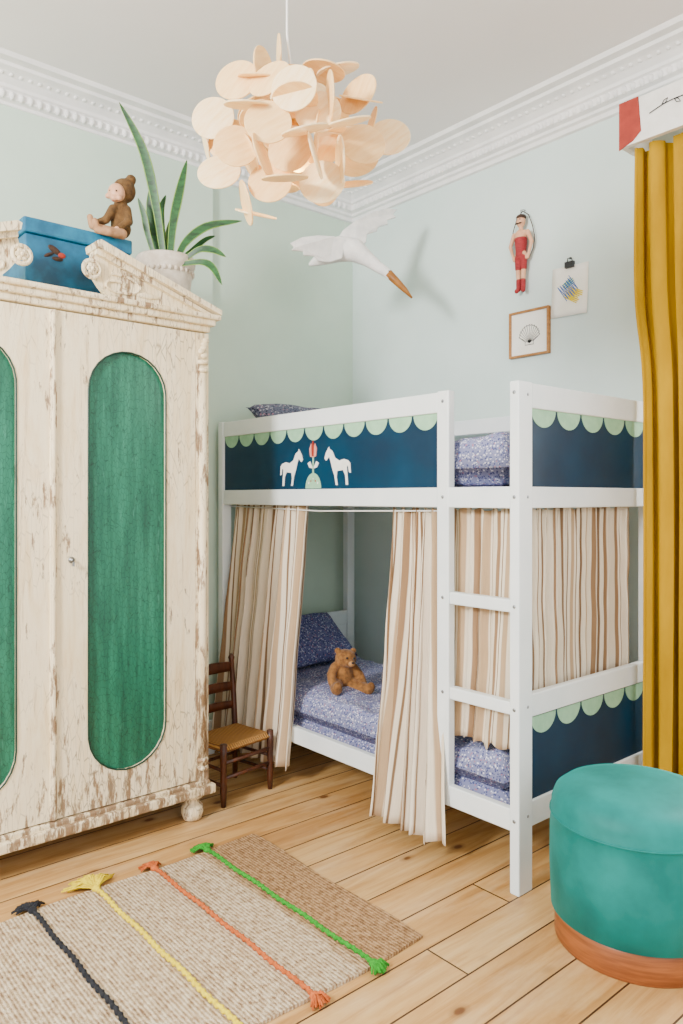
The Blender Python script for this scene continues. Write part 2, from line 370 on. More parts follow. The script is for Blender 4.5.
# ---------------------------------------------------------------- wardrobe
O=(.92,2.8,0); wr=empty('wardrobe',O)
tag(wr,'antique cream wardrobe with crackled green oval door panels and broken pediment','wardrobe')
CX=.915; XL=.335; XR=1.487; YF=2.50
mb=MB().box((XL,YF+.02,.13),(XR,3.09,1.85)); 
obj(mb,'body',MAT['cream'],wr,bevel=.004)
for sx in (0,1):
    mb=MB(); x0=XR-.052 if sx else XL; mb.box((x0,YF-.004,.14),(x0+.052,YF+.02,1.83))
    xc=x0+.026; mb.tube([(xc,YF-.004,.2),(xc,YF-.006,.9),(xc,YF-.004,1.68)],[.016,.017,.015],0,12)
    for zz in (.2,.23,1.69,1.72): mb.lathe((xc,YF-.004,zz),[(.019,-.008),(.023,0),(.019,.008)],0,14)
    for k in range(5): mb.sph((xc+random.uniform(-.014,.014),YF-.012,1.745+k*.014),(.015,.012,.012),0,9,6)
    obj(mb,'pilaster',MAT['creamw'],wr)
mb=MB().box((XL-.005,YF-.01,.13),(XR+.005,3.09,.15)); mb.box((XL-.02,YF-.03,.10),(XR+.02,3.09,.135))
obj(mb,'plinth',MAT['creamw'],wr,bevel=.006)
mb=MB().box((XL-.005,YF-.012,1.835),(XR+.005,3.09,1.86)).box((XL-.02,YF-.03,1.858),(XR+.02,3.09,1.883)).box((XL-.035,YF-.045,1.88),(XR+.035,3.10,1.9))
obj(mb,'cornice',MAT['creaml'],wr,bevel=.007)
for s in (1,-1):
    mb=MB(); X=lambda d:CX+s*d
    pts=[(.575,1.9),(.575,1.905),(.14,2.055)]
    for k in range(9):
        t=k/8; pts.append((.125-.015*math.sin(t*math.pi)+.06*t*t, 2.045-.145*t))
    mb.poly([(X(d),YF-.005,z) for d,z in pts],(0,.03,0))
    rk=[(.607,1.9),(.607,1.918),(.135,2.082),(.122,2.076),(.126,2.055)]
    mb.poly([(X(d),YF-.045,z) for d,z in rk],(0,.105,0))
    rk=[(.585,1.9),(.13,2.056),(.128,2.037),(.545,1.9)]
    mb.poly([(X(d),YF-.026,z) for d,z in rk],(0,.066,0))
    c=V((X(.115),YF-.014,1.985))
    mb.tube([c+V((.028*math.cos(a),0,.028*math.sin(a))) for a in [i*2*math.pi/24 for i in range(24)]],.008,0,8,closed=True)
    for k in range(6):
        a=k*math.pi/3; mb.sph(c+V((.013*math.cos(a),-.004,.013*math.sin(a))),(.009,.007,.009),0,8,6)
    mb.sph(c+V((0,-.008,0)),.008,0,8,6)
    sp=[]
    for k in range(40):
        a=k/39*2.6*math.pi; r=.012+.0075*a/1.2
        sp.append((X(.215)+s*r*math.cos(a)*1.5,YF-.008,1.948+r*math.sin(a)*.6))
    mb.tube(sp,.0055,0,7)
    mb.sph((X(.32),YF-.006,1.93),(.05,.007,.011),0,12,6)
    obj(mb,'pediment',MAT['creaml'],wr,bevel=.003)
for fx_,fy_ in ((XL+.05,YF+.03),(XR-.05,YF+.03),(XL+.05,3.03),(XR-.05,3.03)):
    mb=MB().lathe((fx_,fy_,0),[(.02,0),(.034,.006),(.042,.03),(.040,.052),(.028,.066),(.026,.08),(.04,.088),(.04,.101)],0,24)
    obj(mb,'foot',MAT['cream'],wr)
def door(x0,x1,z0,z1,off):
    mb=MB(); cx=(x0+x1)/2+off; r=.144; zb=.262; zt=1.722; n=96
    L=2*math.pi*r+2*(zt-zb-2*r); st=[]; hs=(zt-zb-2*r)
    for i in range(n):
        d=L*i/n
        if d<hs: st.append((cx+r, zb+r+d))
        elif d<hs+math.pi*r:
            a=(d-hs)/r; st.append((cx+r*math.cos(a), zt-r+r*math.sin(a)))
        elif d<2*hs+math.pi*r: st.append((cx-r, zt-r-(d-hs-math.pi*r)))
        else:
            a=math.pi+(d-2*hs-math.pi*r)/r; st.append((cx+r*math.cos(a), zb+r+r*math.sin(a)))
    out=[]
    for (x,z) in st:
        if z>zt-r: a=math.atan2(z-(zt-r),x-cx)
        elif z<zb+r: a=math.atan2(z-(zb+r),x-cx)
        else: a=None
        if a is None: out.append([x1 if x>cx else x0, z])
        else:
            zr=(z1-(zt-r)) if a>0 else (zb+r-z0); cxx=(x1-cx) if x>cx else (cx-x0)
            dx,dz=math.cos(a),math.sin(a); zo=(zt-r) if a>0 else (zb+r)
            t=min(cxx/max(1e-6,abs(dx)), zr/max(1e-6,abs(dz))); out.append([cx+dx*t, zo+dz*t])
    for cxn,czn in ((x0,z0),(x1,z0),(x0,z1),(x1,z1)):
        i=min(range(n),key=lambda k:(out[k][0]-cxn)**2+(out[k][1]-czn)**2); out[i]=[cxn,czn]
    vs=[(x,YF,z) for x,z in st]+[(x,YF,z) for x,z in out]+[(x,YF+.016,z) for x,z in st]+[(x,YF+.022,z) for x,z in out]
    fs=[]
    for i in range(n):
        j=(i+1)%n
        fs += [(i,j,n+j,n+i),(i,2*n+i,2*n+j,j),(n+i,n+j,3*n+j,3*n+i)]
    mb.add(vs,fs); mb.box((x0+.002,YF+.016,z0+.002),(x1-.002,YF+.022,z1-.002))
    d=obj(mb,'door',MAT['cream'],wr,fixn=True)
    mb=MB(); mb.poly([(x,YF+.0158,z) for x,z in st],(0,-.004,0)); 
    p=obj(mb,'door_panel',MAT['greenp'],d); p['label']='crackled green oval door panel'
    mb=MB(); mb.tube([(x,YF-.0005,z) for x,z in st],.0032,0,8,closed=True)
    q=obj(mb,'moulding',MAT['greend'],d)
    return d
dR=door(.91,1.433,.155,1.83,-.004); dL=door(.398,.898,.155,1.83,-.004)
mb=MB().box((.893,YF-.01,.155),(.915,YF+.015,1.83)); mb.box((.898,YF-.014,.155),(.910,YF,1.83)); obj(mb,'cover_strip',MAT['creamw'],wr,bevel=.004)
mb=MB().lathe((0,0,0),[(.001,-.001),(.011,0),(.011,.002),(.004,.004),(.004,.012)],0,14)
mb.v=[(p[0]+.965,YF-.001-p[2],p[1]+1.005) for p in mb.v]; mb.box((.962,YF-.022,.985),(.968,YF-.012,1.0))
k=obj(mb,'keyhole',MAT['steel'],dR)

# ---------------------------------------------------------------- on the wardrobe
mb=MB().box((.875,2.68,1.901),(1.255,2.93,2.125)); 
bx=obj(mb,'painted_box',MAT['bluebox'],origin=(1.06,2.8,1.901),bevel=.004); tag(bx,'blue painted wooden box with worn folk decoration on top of wardrobe','box')
mb=MB().box((.866,2.670,2.127),(1.264,2.940,2.18)); obj(mb,'lid',MAT['bluelid'],bx,bevel=.007)
mb=MB()
mb.sph((.975,2.680,2.085),(.026,.003,.012),0,12,6,Matrix.Rotation(.5,3,'Y')).sph((1.0,2.679,2.07),(.014,.003,.010),1,12,6).sph((.955,2.679,2.065),(.02,.003,.006),0,12,6,Matrix.Rotation(-.5,3,'Y')).sph((.985,2.6785,2.055),(.02,.003,.008),0,12,6)
q=obj(mb,'painted_flower',[MAT['hair'],MAT['redp']],bx)
pc=(1.395,2.66,1.901)
mb=MB().lathe(pc,[(.066,0),(.075,.01),(.095,.12),(.103,.19),(.112,.20),(.115,.225),(.108,.235),(.098,.235),(.092,.205),(.02,.2)],0,40)
for k in range(30):
    a=k*2*math.pi/30; mb.sph((pc[0]+.104*math.cos(a),pc[1]+.104*math.sin(a),pc[2]+.175),(.008,.008,.01),0,6,5)
pot=obj(mb,'potted_snake_plant',MAT['pot'],origin=pc); tag(pot,'snake plant in a cream stone pot on top of wardrobe','potted plant')
mb=MB().lathe((pc[0],pc[1],pc[2]+.196),[(.09,0),(.088,.012),(.01,.015)],0,24); obj(mb,'soil',MAT['soil'],pot)
def leaf(pts,w,n=14):
    mb=MB()
    P=[V(p) for p in pts]; out=[]
    for k in range(n+1):
        t=k/n*(len(P)-1); i=min(int(t),len(P)-2); u=t-i
        p0=P[max(i-1,0)];p1=P[i];p2=P[i+1];p3=P[min(i+2,len(P)-1)]
        out.append(.5*((2*p1)+(-p0+p2)*u+(2*p0-5*p1+4*p2-p3)*u*u+(-p0+3*p1-3*p2+p3)*u**3))
    vs=[]
    for k,p in enumerate(out):
        t=k/n; d=(out[min(k+1,n)]-out[max(k-1,0)]).normalized(); sd=d.cross(FW).normalized()
        ww=w*(.55+.9*t if t<.5 else 1.0*(1-((t-.5)/.5)**2.2)+.0)+.0006
        nn=sd.cross(d)
        vs += [p-sd*ww, p-sd*ww*.82-nn*ww*.05, p+nn*ww*.35, p+sd*ww*.82-nn*ww*.05, p+sd*ww]
    fa=[];fb=[]
    for k in range(n):
        a=k*5
        fa += [(a+1,a+2,a+7,a+6),(a+2,a+3,a+8,a+7)]; fb += [(a,a+1,a+6,a+5),(a+3,a+4,a+9,a+8)]
    mb.add(vs,fa+fb,0,True)
    for i in range(len(fa),len(fa)+len(fb)): mb.m[i]=1
    obj(mb,'leaf',[MAT['leaf'],MAT['leafe']],pot,solid=.0025)
LV=[([(164,262),(156,205),(143,150),(119,102)],.018,2.9,2.85),([(160,262),(152,225),(150,205),(151,185)],.015,2.92,2.9),
([(170,262),(173,225),(180,190),(187,160)],.018,2.9,2.95),([(176,262),(186,242),(208,226),(242,221)],.017,2.9,2.95),
([(180,264),(198,250),(213,250),(226,257)],.013,2.88,2.8),([(182,264),(202,262),(213,268),(222,285)],.013,2.86,2.78),
([(168,262),(162,230),(161,210),(166,195)],.014,2.93,2.95),([(156,262),(148,235),(144,215),(138,198)],.012,2.88,2.85),([(176,262),(190,252),(205,240),(215,236)],.010,2.95,3.0),([(172,262),(168,240),(172,222),(178,214)],.012,2.93,2.95)]
for pts,w,t0,t1 in LV:
    n=len(pts); leaf([at(p[0],p[1],t0+(t1-t0)*i/(n-1)) for i,p in enumerate(pts)],w)
# doll
T=2.83
A=lambda x,y,dt=0:at(x,y,T+dt)
dl=MB().chain([(A(121,229),.038),(A(119,214),.031),(A(121,203),.024)]).sph(A(124,191,.014),(.044,.044,.046)).sph(A(131,180,.02),.020)
dl.chain([(A(113,209,-.03),.018),(A(106,220,-.05),.015),(A(97,223,-.05),.014)]).chain([(A(127,210,.0),.017),(A(129,222,-.03),.016),(A(119,228,-.055),.013)])
doll=obj(dl,'doll',MAT['coat'],origin=A(120,240),remesh=.0045); tag(doll,'vintage doll in a brown hooded coat seated on the blue box','doll')
mb=MB().sph(A(116.5,193,-.024),(.032,.032,.035),0).sph(A(114.5,198,-.046),(.014,.012,.011),0).sph(A(112,196,-.053),.0045,0).sph(A(108,196,-.03),(.011,.010,.010)).sph(A(119,198,-.044),(.011,.010,.010))
hd=obj(mb,'head',MAT['skin'],doll,remesh=.0028)
mb=MB().sph(A(110.0,190.5,-.048),.0034).sph(A(116.3,190.5,-.056),.0034)
obj(mb,'eyes',MAT['hair'],doll)
obj(MB().sph(A(113,201,-.057),(.005,.003,.0018)),'mouth',MAT['redcl'],doll)
mb=MB().chain([(A(116,233,-.03),.02),(A(103,229,-.06),.016),(A(92,226,-.06),.013),(A(90,217,-.06),.012)]).chain([(A(122,234,-.05),.02),(A(110,232,-.09),.016),(A(97,230,-.09),.013),(A(95,221,-.09),.012)])
obj(mb,'trousers',MAT['pants'],doll,remesh=.004)
mb=MB().sph(A(94,225,-.055),.010); obj(mb,'hand',MAT['skin'],doll)
mb=MB().sph(A(117,229,-.062),.010); obj(mb,'hand',MAT['skin'],doll)

# ---------------------------------------------------------------- bunk bed
bed=empty('bunk_bed',(2.32,2.25,0)); tag(bed,'white wooden bunk bed with navy scalloped panels, horse motifs and ladder','bunk bed')
X0=1.905; XB=2.74; Y0=1.387; Y1=3.11; ZT=1.57
def part(name,boxes,mat=MAT['bedwhite'],bev=.004):
    mb=MB()
    for a,b_ in boxes: mb.box(a,b_)
    return obj(mb,name,mat,bed,bevel=bev)
part('post',[((X0,Y0,0),(X0+.07,Y0+.035,ZT))]); part('post',[((XB-.05,Y0,0),(XB,Y0+.035,ZT))])
part('post',[((X0,Y1-.04,0),(X0+.05,Y1,ZT))]); part('post',[((XB-.05,Y1-.04,0),(XB,Y1,ZT))])
def panel_long(x,ya,yb,za,zb):
    mb=MB(); mb.box((x+.008,ya,za),(x+.02,yb,zb),0)
    n=max(1,round((yb-ya)/.128)); w=(yb-ya)/n
    for k in range(n):
        yc=ya+w*(k+.5); pts=[]
        for i in range(17):
            a=math.pi*i/16; pts.append((x+.0075,yc+math.cos(a)*w*.47,zb-math.sin(a)*.056))
        mb.poly(pts,(-.0015,0,0),1)
    HO=[(0.10,0.62),(0.02,0.55),(0.0,0.3),(0.06,0.32),(0.09,0.5),(0.14,0.45),(0.12,0.25),(0.10,0.0),(0.17,0.0),(0.2,0.25),(0.28,0.38),(0.5,0.36),(0.52,0.2),(0.48,0.0),(0.55,0.0),(0.60,0.25),(0.68,0.42),(0.74,0.6),(0.80,0.74),(0.92,0.64),(0.98,0.70),(0.93,0.84),(0.85,0.95),(0.81,1.0),(0.79,0.94),(0.68,0.88),(0.58,0.7),(0.42,0.62),(0.25,0.66)]
    for yc,sg in ((2.545,-1),(2.25,1)):
        mb.poly([(x+.0075,yc+sg*(u-.5)*.16,1.262+v*.152) for u,v in HO],(-.002,0,0),2)
    yc=2.40
    mb.poly([(x+.0075,yc+math.cos(a)*.05,1.25+math.sin(a)*.062) for a in [math.pi*i/20 for i in range(21)]],(-.0015,0,0),1)
    mb.poly([(x+.0075,yc-.004,1.30),(x+.0075,yc+.004,1.30),(x+.0075,yc+.004,1.385),(x+.0075,yc-.004,1.385)],(-.002,0,0),1)
    for s in (-1,1):
        mb.poly([(x+.0075,yc,1.33),(x+.0075,yc+s*.02,1.36),(x+.0075,yc+s*.036,1.352),(x+.0075,yc+s*.024,1.335)],(-.002,0,0),2)
        mb.poly([(x+.0075,yc,1.375),(x+.0075,yc+s*.018,1.38),(x+.0075,yc+s*.024,1.41),(x+.0075,yc+s*.012,1.432),(x+.0075,yc+s*.004,1.41)],(-.003,0,0),4)
    mb.poly([(x+.0075,yc-.006,1.38),(x+.0075,yc+.006,1.38),(x+.0075,yc+.008,1.42),(x+.0075,yc,1.445),(x+.0075,yc-.008,1.42)],(-.0045,0,0),3)
    for s in (-1,1):
        for k in range(3):
            mb.sph((x+.0065,yc+s*.018*k*.8,1.272+.008*(2-k)),(.0015,.005,.005),2+(k%2),8,5)
    return obj(mb,'guard_board',[MAT['navy'],MAT['mint'],MAT['white'],MAT['redp'],MAT['pink']],bed)
g1=panel_long(X0+.005,1.72,3.07,1.245,1.50); g1['label']='navy guard board with mint scallops, two white horses and a tulip'
def panel_end(y,xa,xb,za,zb,n):
    mb=MB(); mb.box((xa,y+.008,za),(xb,y+.02,zb),0); w=(xb-xa)/n
    for k in range(n):
        xc=xa+w*(k+.5); pts=[(xc+math.cos(math.pi*i/16)*w*.47,y+.0075,zb-math.sin(math.pi*i/16)*.058) for i in range(17)]
        mb.poly(pts,(0,-.0015,0),1)
    return obj(mb,'end_board',[MAT['navy'],MAT['mint']],bed)
panel_end(Y0+.003,X0+.07,XB-.05,1.245,1.492,5); panel_end(Y0+.003,X0+.07,XB-.05,.27,.53,5)
part('rail',[((X0+.003,1.72,1.498),(X0+.03,3.07,1.567))]); part('rail',[((X0+.002,Y0+.035,1.18),(X0+.03,3.07,1.247))])
part('rail',[((X0+.002,Y0+.035,.19),(X0+.03,3.07,.258))])
for za,zb in ((1.49,1.568),(1.18,1.247),(.533,.605),(.195,.275)):
    part('end_rail',[((X0+.07,Y0+.003,za),(XB-.05,Y0+.03,zb))]); part('end_rail',[((X0+.05,Y1-.035,za),(XB-.05,Y1-.01,zb))])
for za,zb in ((1.50,1.567),(1.18,1.247),(.19,.258)): part('rail',[((XB-.04,Y0+.035,za),(XB-.012,3.07,zb))])
part('end_board',[((X0+.05,Y1-.03,1.247),(XB-.05,Y1-.02,1.49))]); part('end_board',[((X0+.05,Y1-.03,.275),(XB-.05,Y1-.02,.533))])
part('bed_base',[((X0+.03,Y0+.035,1.185),(XB-.04,Y1-.04,1.205))]); part('bed_base',[((X0+.03,Y0+.035,.2),(XB-.04,Y1-.04,.22))])
part('ladder_post',[((X0,1.668,.19),(X0+.032,1.72,ZT))])
for z in (.565,.88): part('ladder_rung',[((X0+.004,Y0+.035,z-.02),(X0+.036,1.668,z+.02))])
for y in (Y0+.0175,1.694):
    for z in (1.535,1.215,.88,.565,.225):
        obj(MB().sph((X0-.0005,y,z),(.002,.006,.006),0,10,6),'bolt',MAT['steel'],bed)
for z in (1.53,1.215,.57,.235):
    obj(MB().sph((X0+.045,Y0-.0005,z),(.005,.002,.005),0,10,6),'bolt',MAT['steel'],bed)
mb=MB().tube([(X0+.04,3.06,1.172),(X0+.04,2.4,1.158),(X0+.04,1.72,1.168)],.0028,0,6); obj(mb,'curtain_wire',MAT['white'],bed)

# bedding
def pillow(name,size,loc,rot,mat,ph=0):
    sx,sy,sz=size; mb=MB(); n=18
    R=rot.to_matrix()
    for sg in (1,-1):
        def fn(u,v,sg=sg):
            x=2*u-1;y=2*v-1; h=((1-abs(x)**3.2)*(1-abs(y)**3.2))
            h=max(h,0)**.45
            e=noise.noise(V((x*2+ph,y*2,sg)))*.14+noise.noise(V((x*5+ph,y*5,sg)))*.07
            return V(loc)+R@V((x*sx*(1-.05*(1-abs(y))),y*sy*(1-.05*(1-abs(x))),sg*sz*h*(1+e)))
        mb.grid(fn,n,n,0,True)
    o=obj(mb,name,mat,origin=loc); 
    w=o.modifiers.new('Weld','WELD'); w.merge_threshold=.001
    return o
def slab(name,x0,x1,y0,y1,z0,z1,mat,rip=.012,ph=0,rnd=.03):
    mb=MB(); 
    def P(u,v,top):
        x=x0+(x1-x0)*u; y=y0+(y1-y0)*v
        e=min(u*(x1-x0),(1-u)*(x1-x0),v*(y1-y0),(1-v)*(y1-y0)); k=min(1,e/rnd); k=math.sqrt(max(0,1-(1-k)**2))
        zz=z0+(z1-z0)*(.35+.65*k) if top else z0+(z1-z0)*.35*(1-k)
        if top: zz+=k*rip*(noise.noise(V((x*5+ph,y*5,0)))+.5*noise.noise(V((x*13+ph,y*11,3))))
        return V((x,y,zz))
    mb.grid(lambda u,v:P(u,v,True),30,60); mb.grid(lambda u,v:P(u,v,False),30,60)
    o=obj(mb,name,mat,origin=((x0+x1)/2,(y0+y1)/2,z0)); w=o.modifiers.new('Weld','WELD'); w.merge_threshold=.0008
    return o
a,b_=X0+.045,XB-.05
tag(slab('mattress',a,b_,1.47,3.05,.221,.270,MAT['floral'],0),'mattress in a lilac floral sheet on the lower bunk','mattress',)
tag(slab('duvet',a-.004,b_,1.475,3.045,.271,.385,MAT['floral'],.03,2,.05),'lilac floral duvet spread over the lower bunk','duvet')
tag(slab('mattress',a,b_,1.47,3.05,1.206,1.25,MAT['floral'],0),'mattress in a lilac floral sheet on the upper bunk','mattress')
tag(slab('duvet',a-.004,b_,1.475,3.045,1.252,1.418,MAT['floral'],.035,5,.06),'lilac floral duvet spread over the upper bunk','duvet')
tag(pillow('pillow',(.24,.15,.055),(2.30,2.93,.515),Euler((math.radians(40),0,.05)),MAT['floral2'],1),'indigo floral pillow leaning at the end of lower bunk','pillow')
tag(pillow('pillow',(.30,.15,.06),(2.28,2.87,1.565),Euler((math.radians(28),0,.1)),MAT['darkpat'],4),'grey patterned pillow piled at far end of upper bunk','pillow')

# bed curtains
def curtain(name,top,bot,zt,zb,folds,amp,ampb,us,mat,nrm,label,ph=0,flare=1.4,seed=0,nv=34,cat='curtain',group=None,pw=1.0,wv=.35):
    mb=MB(); top=[V(p) for p in top]; bot=[V(p) for p in bot]; nrm=V(nrm)
    def pl(P,u):
        t=u*(len(P)-1); i=min(int(t),len(P)-2); return P[i].lerp(P[i+1],t-i)
    def fn(u,v):
        k=v**flare
        am=(amp+(ampb-amp)*v**pw)*(1+.5*noise.noise(V((u*folds*.8,v*.9,seed))))
        wu=u+.6/folds*noise.noise(V((u*folds*.6,v*wv,seed+3)))
        s=math.sin(2*math.pi*folds*wu+ph); s=math.copysign(abs(s)**.85,s)
        s2=math.sin(2*math.pi*folds*2.6*wu+1.3+seed)*.3*(1-v*.5)
        gather=.004*math.sin(2*math.pi*folds*4.3*u+seed)*max(0,1-v*7)
        p=pl(top,u).lerp(pl(bot,u),k)
        d=nrm*(am*(s+s2)+gather+.005*noise.noise(V((u*6,v*6,seed))))
        z=zt+(zb-zt)*v
        z+= noise.noise(V((u*7,seed,0)))*.025*v*v + .006*math.sin(2*math.pi*folds*1.3*u)*(1-v)**8
        q=V((p.x,p.y,0))+d; tg=(pl(top,min(u+.01,1))-pl(top,max(u-.01,0))).normalized()
        q+=V((tg.x,tg.y,0))*(am*.3*math.sin(4*math.pi*folds*wu)+.012*noise.noise(V((u*2,v*2.2,seed+7)))*v)
        return V((q.x,q.y,z))
    mb.grid(fn,int(folds*18),nv,0,True,us,1)
    o=obj(mb,name,mat,origin=(top[0]+top[-1])/2+V((0,0,zb)),solid=.0025,fixn=False)
    tag(o,label,cat,group); return o
nx=(-1,0,0); G='striped bed curtains'
curtain('bed_curtain',[(1.962,3.03,0),(1.962,2.49,0)],[(1.86,3.06,0),(1.87,2.51,0)],1.185,.09,7,.013,.027,6.0,MAT['stripe'],nx,'striped linen bed curtain bunched beside the small chair',seed=1,flare=1.0,group=G)
curtain('bed_curtain',[(1.958,1.975,0),(1.958,1.745,0)],[(1.86,2.01,0),(1.845,1.635,0)],1.172,.085,4.6,.013,.032,4.0,MAT['stripe'],nx,'striped linen bed curtain gathered before the ladder, nearly touching the floor',seed=3,flare=1.5,group=G)
curtain('bed_curtain',[(1.985,1.73,0),(1.985,1.43,0)],[(1.965,1.73,0),(1.968,1.47,0)],1.175,.41,4,.012,.015,3.0,MAT['stripe'],nx,'striped linen bed curtain hanging behind the ladder rungs',seed=6,group=G)
curtain('bed_curtain',[(2.0,1.447,0),(2.68,1.447,0)],[(2.0,1.447,0),(2.68,1.447,0)],1.178,.44,12,.008,.011,8.6,MAT['stripe'],(0,-1,0),'striped linen bed curtain across the end of lower bunk',seed=8,group=G,wv=.2)

# teddy bear
tb=MB(); tb.sph((0,.005,.056),(.046,.040,.052)).sph((0,-.008,.122),(.043,.039,.037)).sph((0,-.042,.112),(.020,.020,.016))
tb.sph((-.034,.0,.150),(.014,.010,.013)).sph((.034,.0,.150),(.014,.010,.013))
for s in (-1,1):
    tb.chain([((s*.04,-.002,.088),.019),((s*.062,-.02,.062),.018),((s*.066,-.04,.040),.017)])
    tb.chain([((s*.03,-.01,.026),.027),((s*.058,-.055,.022),.022),((s*.068,-.082,.022),.022)])
    tb.sph((s*.071,-.094,.030),(.019,.011,.023))
ted=obj(tb,'teddy_bear',MAT['teddy'],remesh=.004); tag(ted,'brown plush teddy bear sitting on the lower bunk','teddy bear')
mb=MB().sph((0,-.056,.111),(.014,.010,.011)); obj(mb,'muzzle',MAT['teddyl'],ted)
mb=MB().sph((0,-.065,.116),(.006,.005,.004)); obj(mb,'nose',MAT['black'],ted)
for s in (-1,1): obj(MB().sph((s*.016,-.045,.130),.0042),'eye',MAT['black'],ted)
ted.location=(2.11,2.45,.389); ted.rotation_euler=(0,.12,math.radians(-12)); ted.scale=(1.12,1.12,1.12)

# ---------------------------------------------------------------- small chair
ch=empty('child_chair',(0,0,0)); tag(ch,'small dark wooden ladder-back chair with woven rush seat','chair')
hw=.125; hd_=.105
def cp(name,mb,mat=MAT['chairwood'],**k): return obj(mb,name,mat,ch,**k)
for s in (-1,1):
    cp('leg',MB().tube([(s*hw,-hd_,0),(s*hw,-hd_,.06),(s*hw,-hd_,.13),(s*hw,-hd_,.20),(s*hw,-hd_,.245)],[.010,.014,.012,.015,.014],0,12))
    cp('back_post',MB().tube([(s*hw*.92,hd_,0),(s*hw*.92,hd_,.2),(s*hw*.96,hd_+.015,.35),(s*hw,hd_+.035,.50),(s*hw,hd_+.036,.515),(s*hw,hd_+.038,.53)],[.011,.013,.012,.011,.015,.005],0,12))
    cp('stretcher',MB().tube([(s*hw,-hd_,.08),(s*hw*.92,hd_,.08)],.007,0,8)); cp('stretcher',MB().tube([(s*hw,-hd_,.14),(s*hw*.92,hd_,.14)],.007,0,8))
cp('stretcher',MB().tube([(-hw,-hd_,.11),(hw,-hd_,.11)],.008,0,8)); cp('stretcher',MB().tube([(-hw,hd_,.11),(hw,hd_,.11)],.007,0,8))
cp('stretcher',MB().tube([(-hw,-hd_,.17),(hw,-hd_,.17)],.008,0,8))
mb=MB()
def sf(u,v,top=True):
    x=(2*u-1)*(hw+.012); y=(2*v-1)*(hd_+.010); e=min(1-abs(2*u-1),1-abs(2*v-1)); k=min(1,e/.12)
    return V((x,y,.222+(.014*math.sqrt(1-(1-k)**2)-.006*(1-max(abs(2*u-1),abs(2*v-1))) if top else -.014*math.sqrt(1-(1-k)**2))))
mb.grid(lambda u,v:sf(u,v),16,16); mb.grid(lambda u,v:sf(u,v,False),16,16); cp('seat',mb,MAT['rush'])
for z,h in ((.30,.03),(.375,.035),(.455,.04)):
    yy_=hd_+.005+(z-.25)*.13
    cp('back_slat',MB().grid(lambda u,v,z=z,h=h,yy_=yy_:V(((2*u-1)*hw,yy_+.012*(1-(2*u-1)**2),z+v*h+.006*(1-(2*u-1)**2)*v)),12,2),solid=.008)
ch.location=(1.695,2.67,0); ch.rotation_euler=(0,0,math.radians(8))

# ---------------------------------------------------------------- stool
sc_=(1.975,1.05,0)
st=empty('pouf_stool',sc_); tag(st,'round teal velvet pouf stool on a walnut plinth','stool')
R_=.226
pr=[(R_-.012,.075),(R_,.082),(R_+.004,.2),(R_+.003,.3),(R_,.335),(R_+.003,.340),(R_,.345),(R_-.002,.370),(R_-.012,.396),(R_-.035,.414),(R_-.08,.424),(.05,.428),(.005,.428)]
obj(MB().lathe(sc_,pr,0,72),'seat',MAT['velvet'],st)
obj(MB().tube([(sc_[0]+(R_+.001)*math.cos(a),sc_[1]+(R_+.001)*math.sin(a),.34) for a in [i*2*math.pi/72 for i in range(72)]],.0035,0,8,closed=True),'piping',MAT['velvet'],st)
obj(MB().lathe(sc_,[(R_-.012,0),(R_-.010,.004),(R_-.010,.072),(R_-.014,.078)],0,72),'base',MAT['stoolwood'],st)

# ---------------------------------------------------------------- rug
RX0,RX1,RY0,RY1=.12,1.53,1.43,2.255
mb=MB()
def rg(u,v,top=True):
    x=RX0+(RX1-RX0)*u+.006*math.sin(v*9)*(1 if u>.5 else -1); y=RY0+(RY1-RY0)*v+.007*math.sin(u*13+v)
    return V((x,y,(.010+.0015*math.sin(x*9)*math.sin(y*7)) if top else .001))
mb.grid(lambda u,v:rg(u,v),60,30); mb.grid(lambda u,v:rg(u,v,False),60,30)
n=120
def per(t):
    t=t%4
    return (t,0) if t<1 else ((1,t-1) if t<2 else ((3-t,1) if t<3 else (0,4-t)))
vs=[];fs=[]
for i in range(n):
    u,v=per(4*i/n); vs.append(rg(u,v)); vs.append(rg(u,v,False))
for i in range(n): fs.append((2*i,2*i+1,(2*i+3)%(2*n),(2*i+2)%(2*n)))
mb.add(vs,fs)
rug=obj(mb,'rug',MAT['jute'],origin=(.815,1.85,0)); tag(rug,'woven jute rug with yellow, orange, green and black yarn stripes','rug')
for x,mt,nm,big in ((.755,'char','black',.5),(.945,'yellow','yellow',1),(1.14,'orange','orange',.45),(1.335,'green','green',.5)):
    mb=MB(); pts=[];rs=[]; n=220
    ya=RY0-.008; yb=RY1-.005
    for k in range(n+1):
        t=k/n; y=ya+(yb-ya)*t
        pts.append((x+.002*math.sin(k*.1)+.0022*math.sin(k*.9),y,.0160)); rs.append(.0058+.0014*math.sin(k*1.8))
    mb.tube(pts,rs,0,8)
    o=obj(mb,'yarn_stripe',MAT[mt],rug); o['label']=nm+' yarn stripe'
    for end,sg in ((yb,1),(ya,-1)):
        mb=MB()
        L=(.085 if sg>0 else .045)*big + .018; cnt=int((90 if sg>0 else 36)*big)+14
        mb.sph((x,end,.015),(.013,.013,.010))
        for q in range(cnt):
            a=random.uniform(-1.0,1.0); l=L*random.uniform(.65,1); e0=(x+random.uniform(-.006,.006),end,.015)
            mb.tube([e0,(x+math.sin(a)*l*.5,end+sg*math.cos(a)*l*.5,.018+random.uniform(0,.018)*(1 if big>.5 else .5)),(x+math.sin(a)*l,end+sg*math.cos(a)*l,.004+random.uniform(0,.010))],.0027,0,5)
        o=obj(mb,'tassel',MAT[mt],rug); o['label']=nm+' yarn tassel'

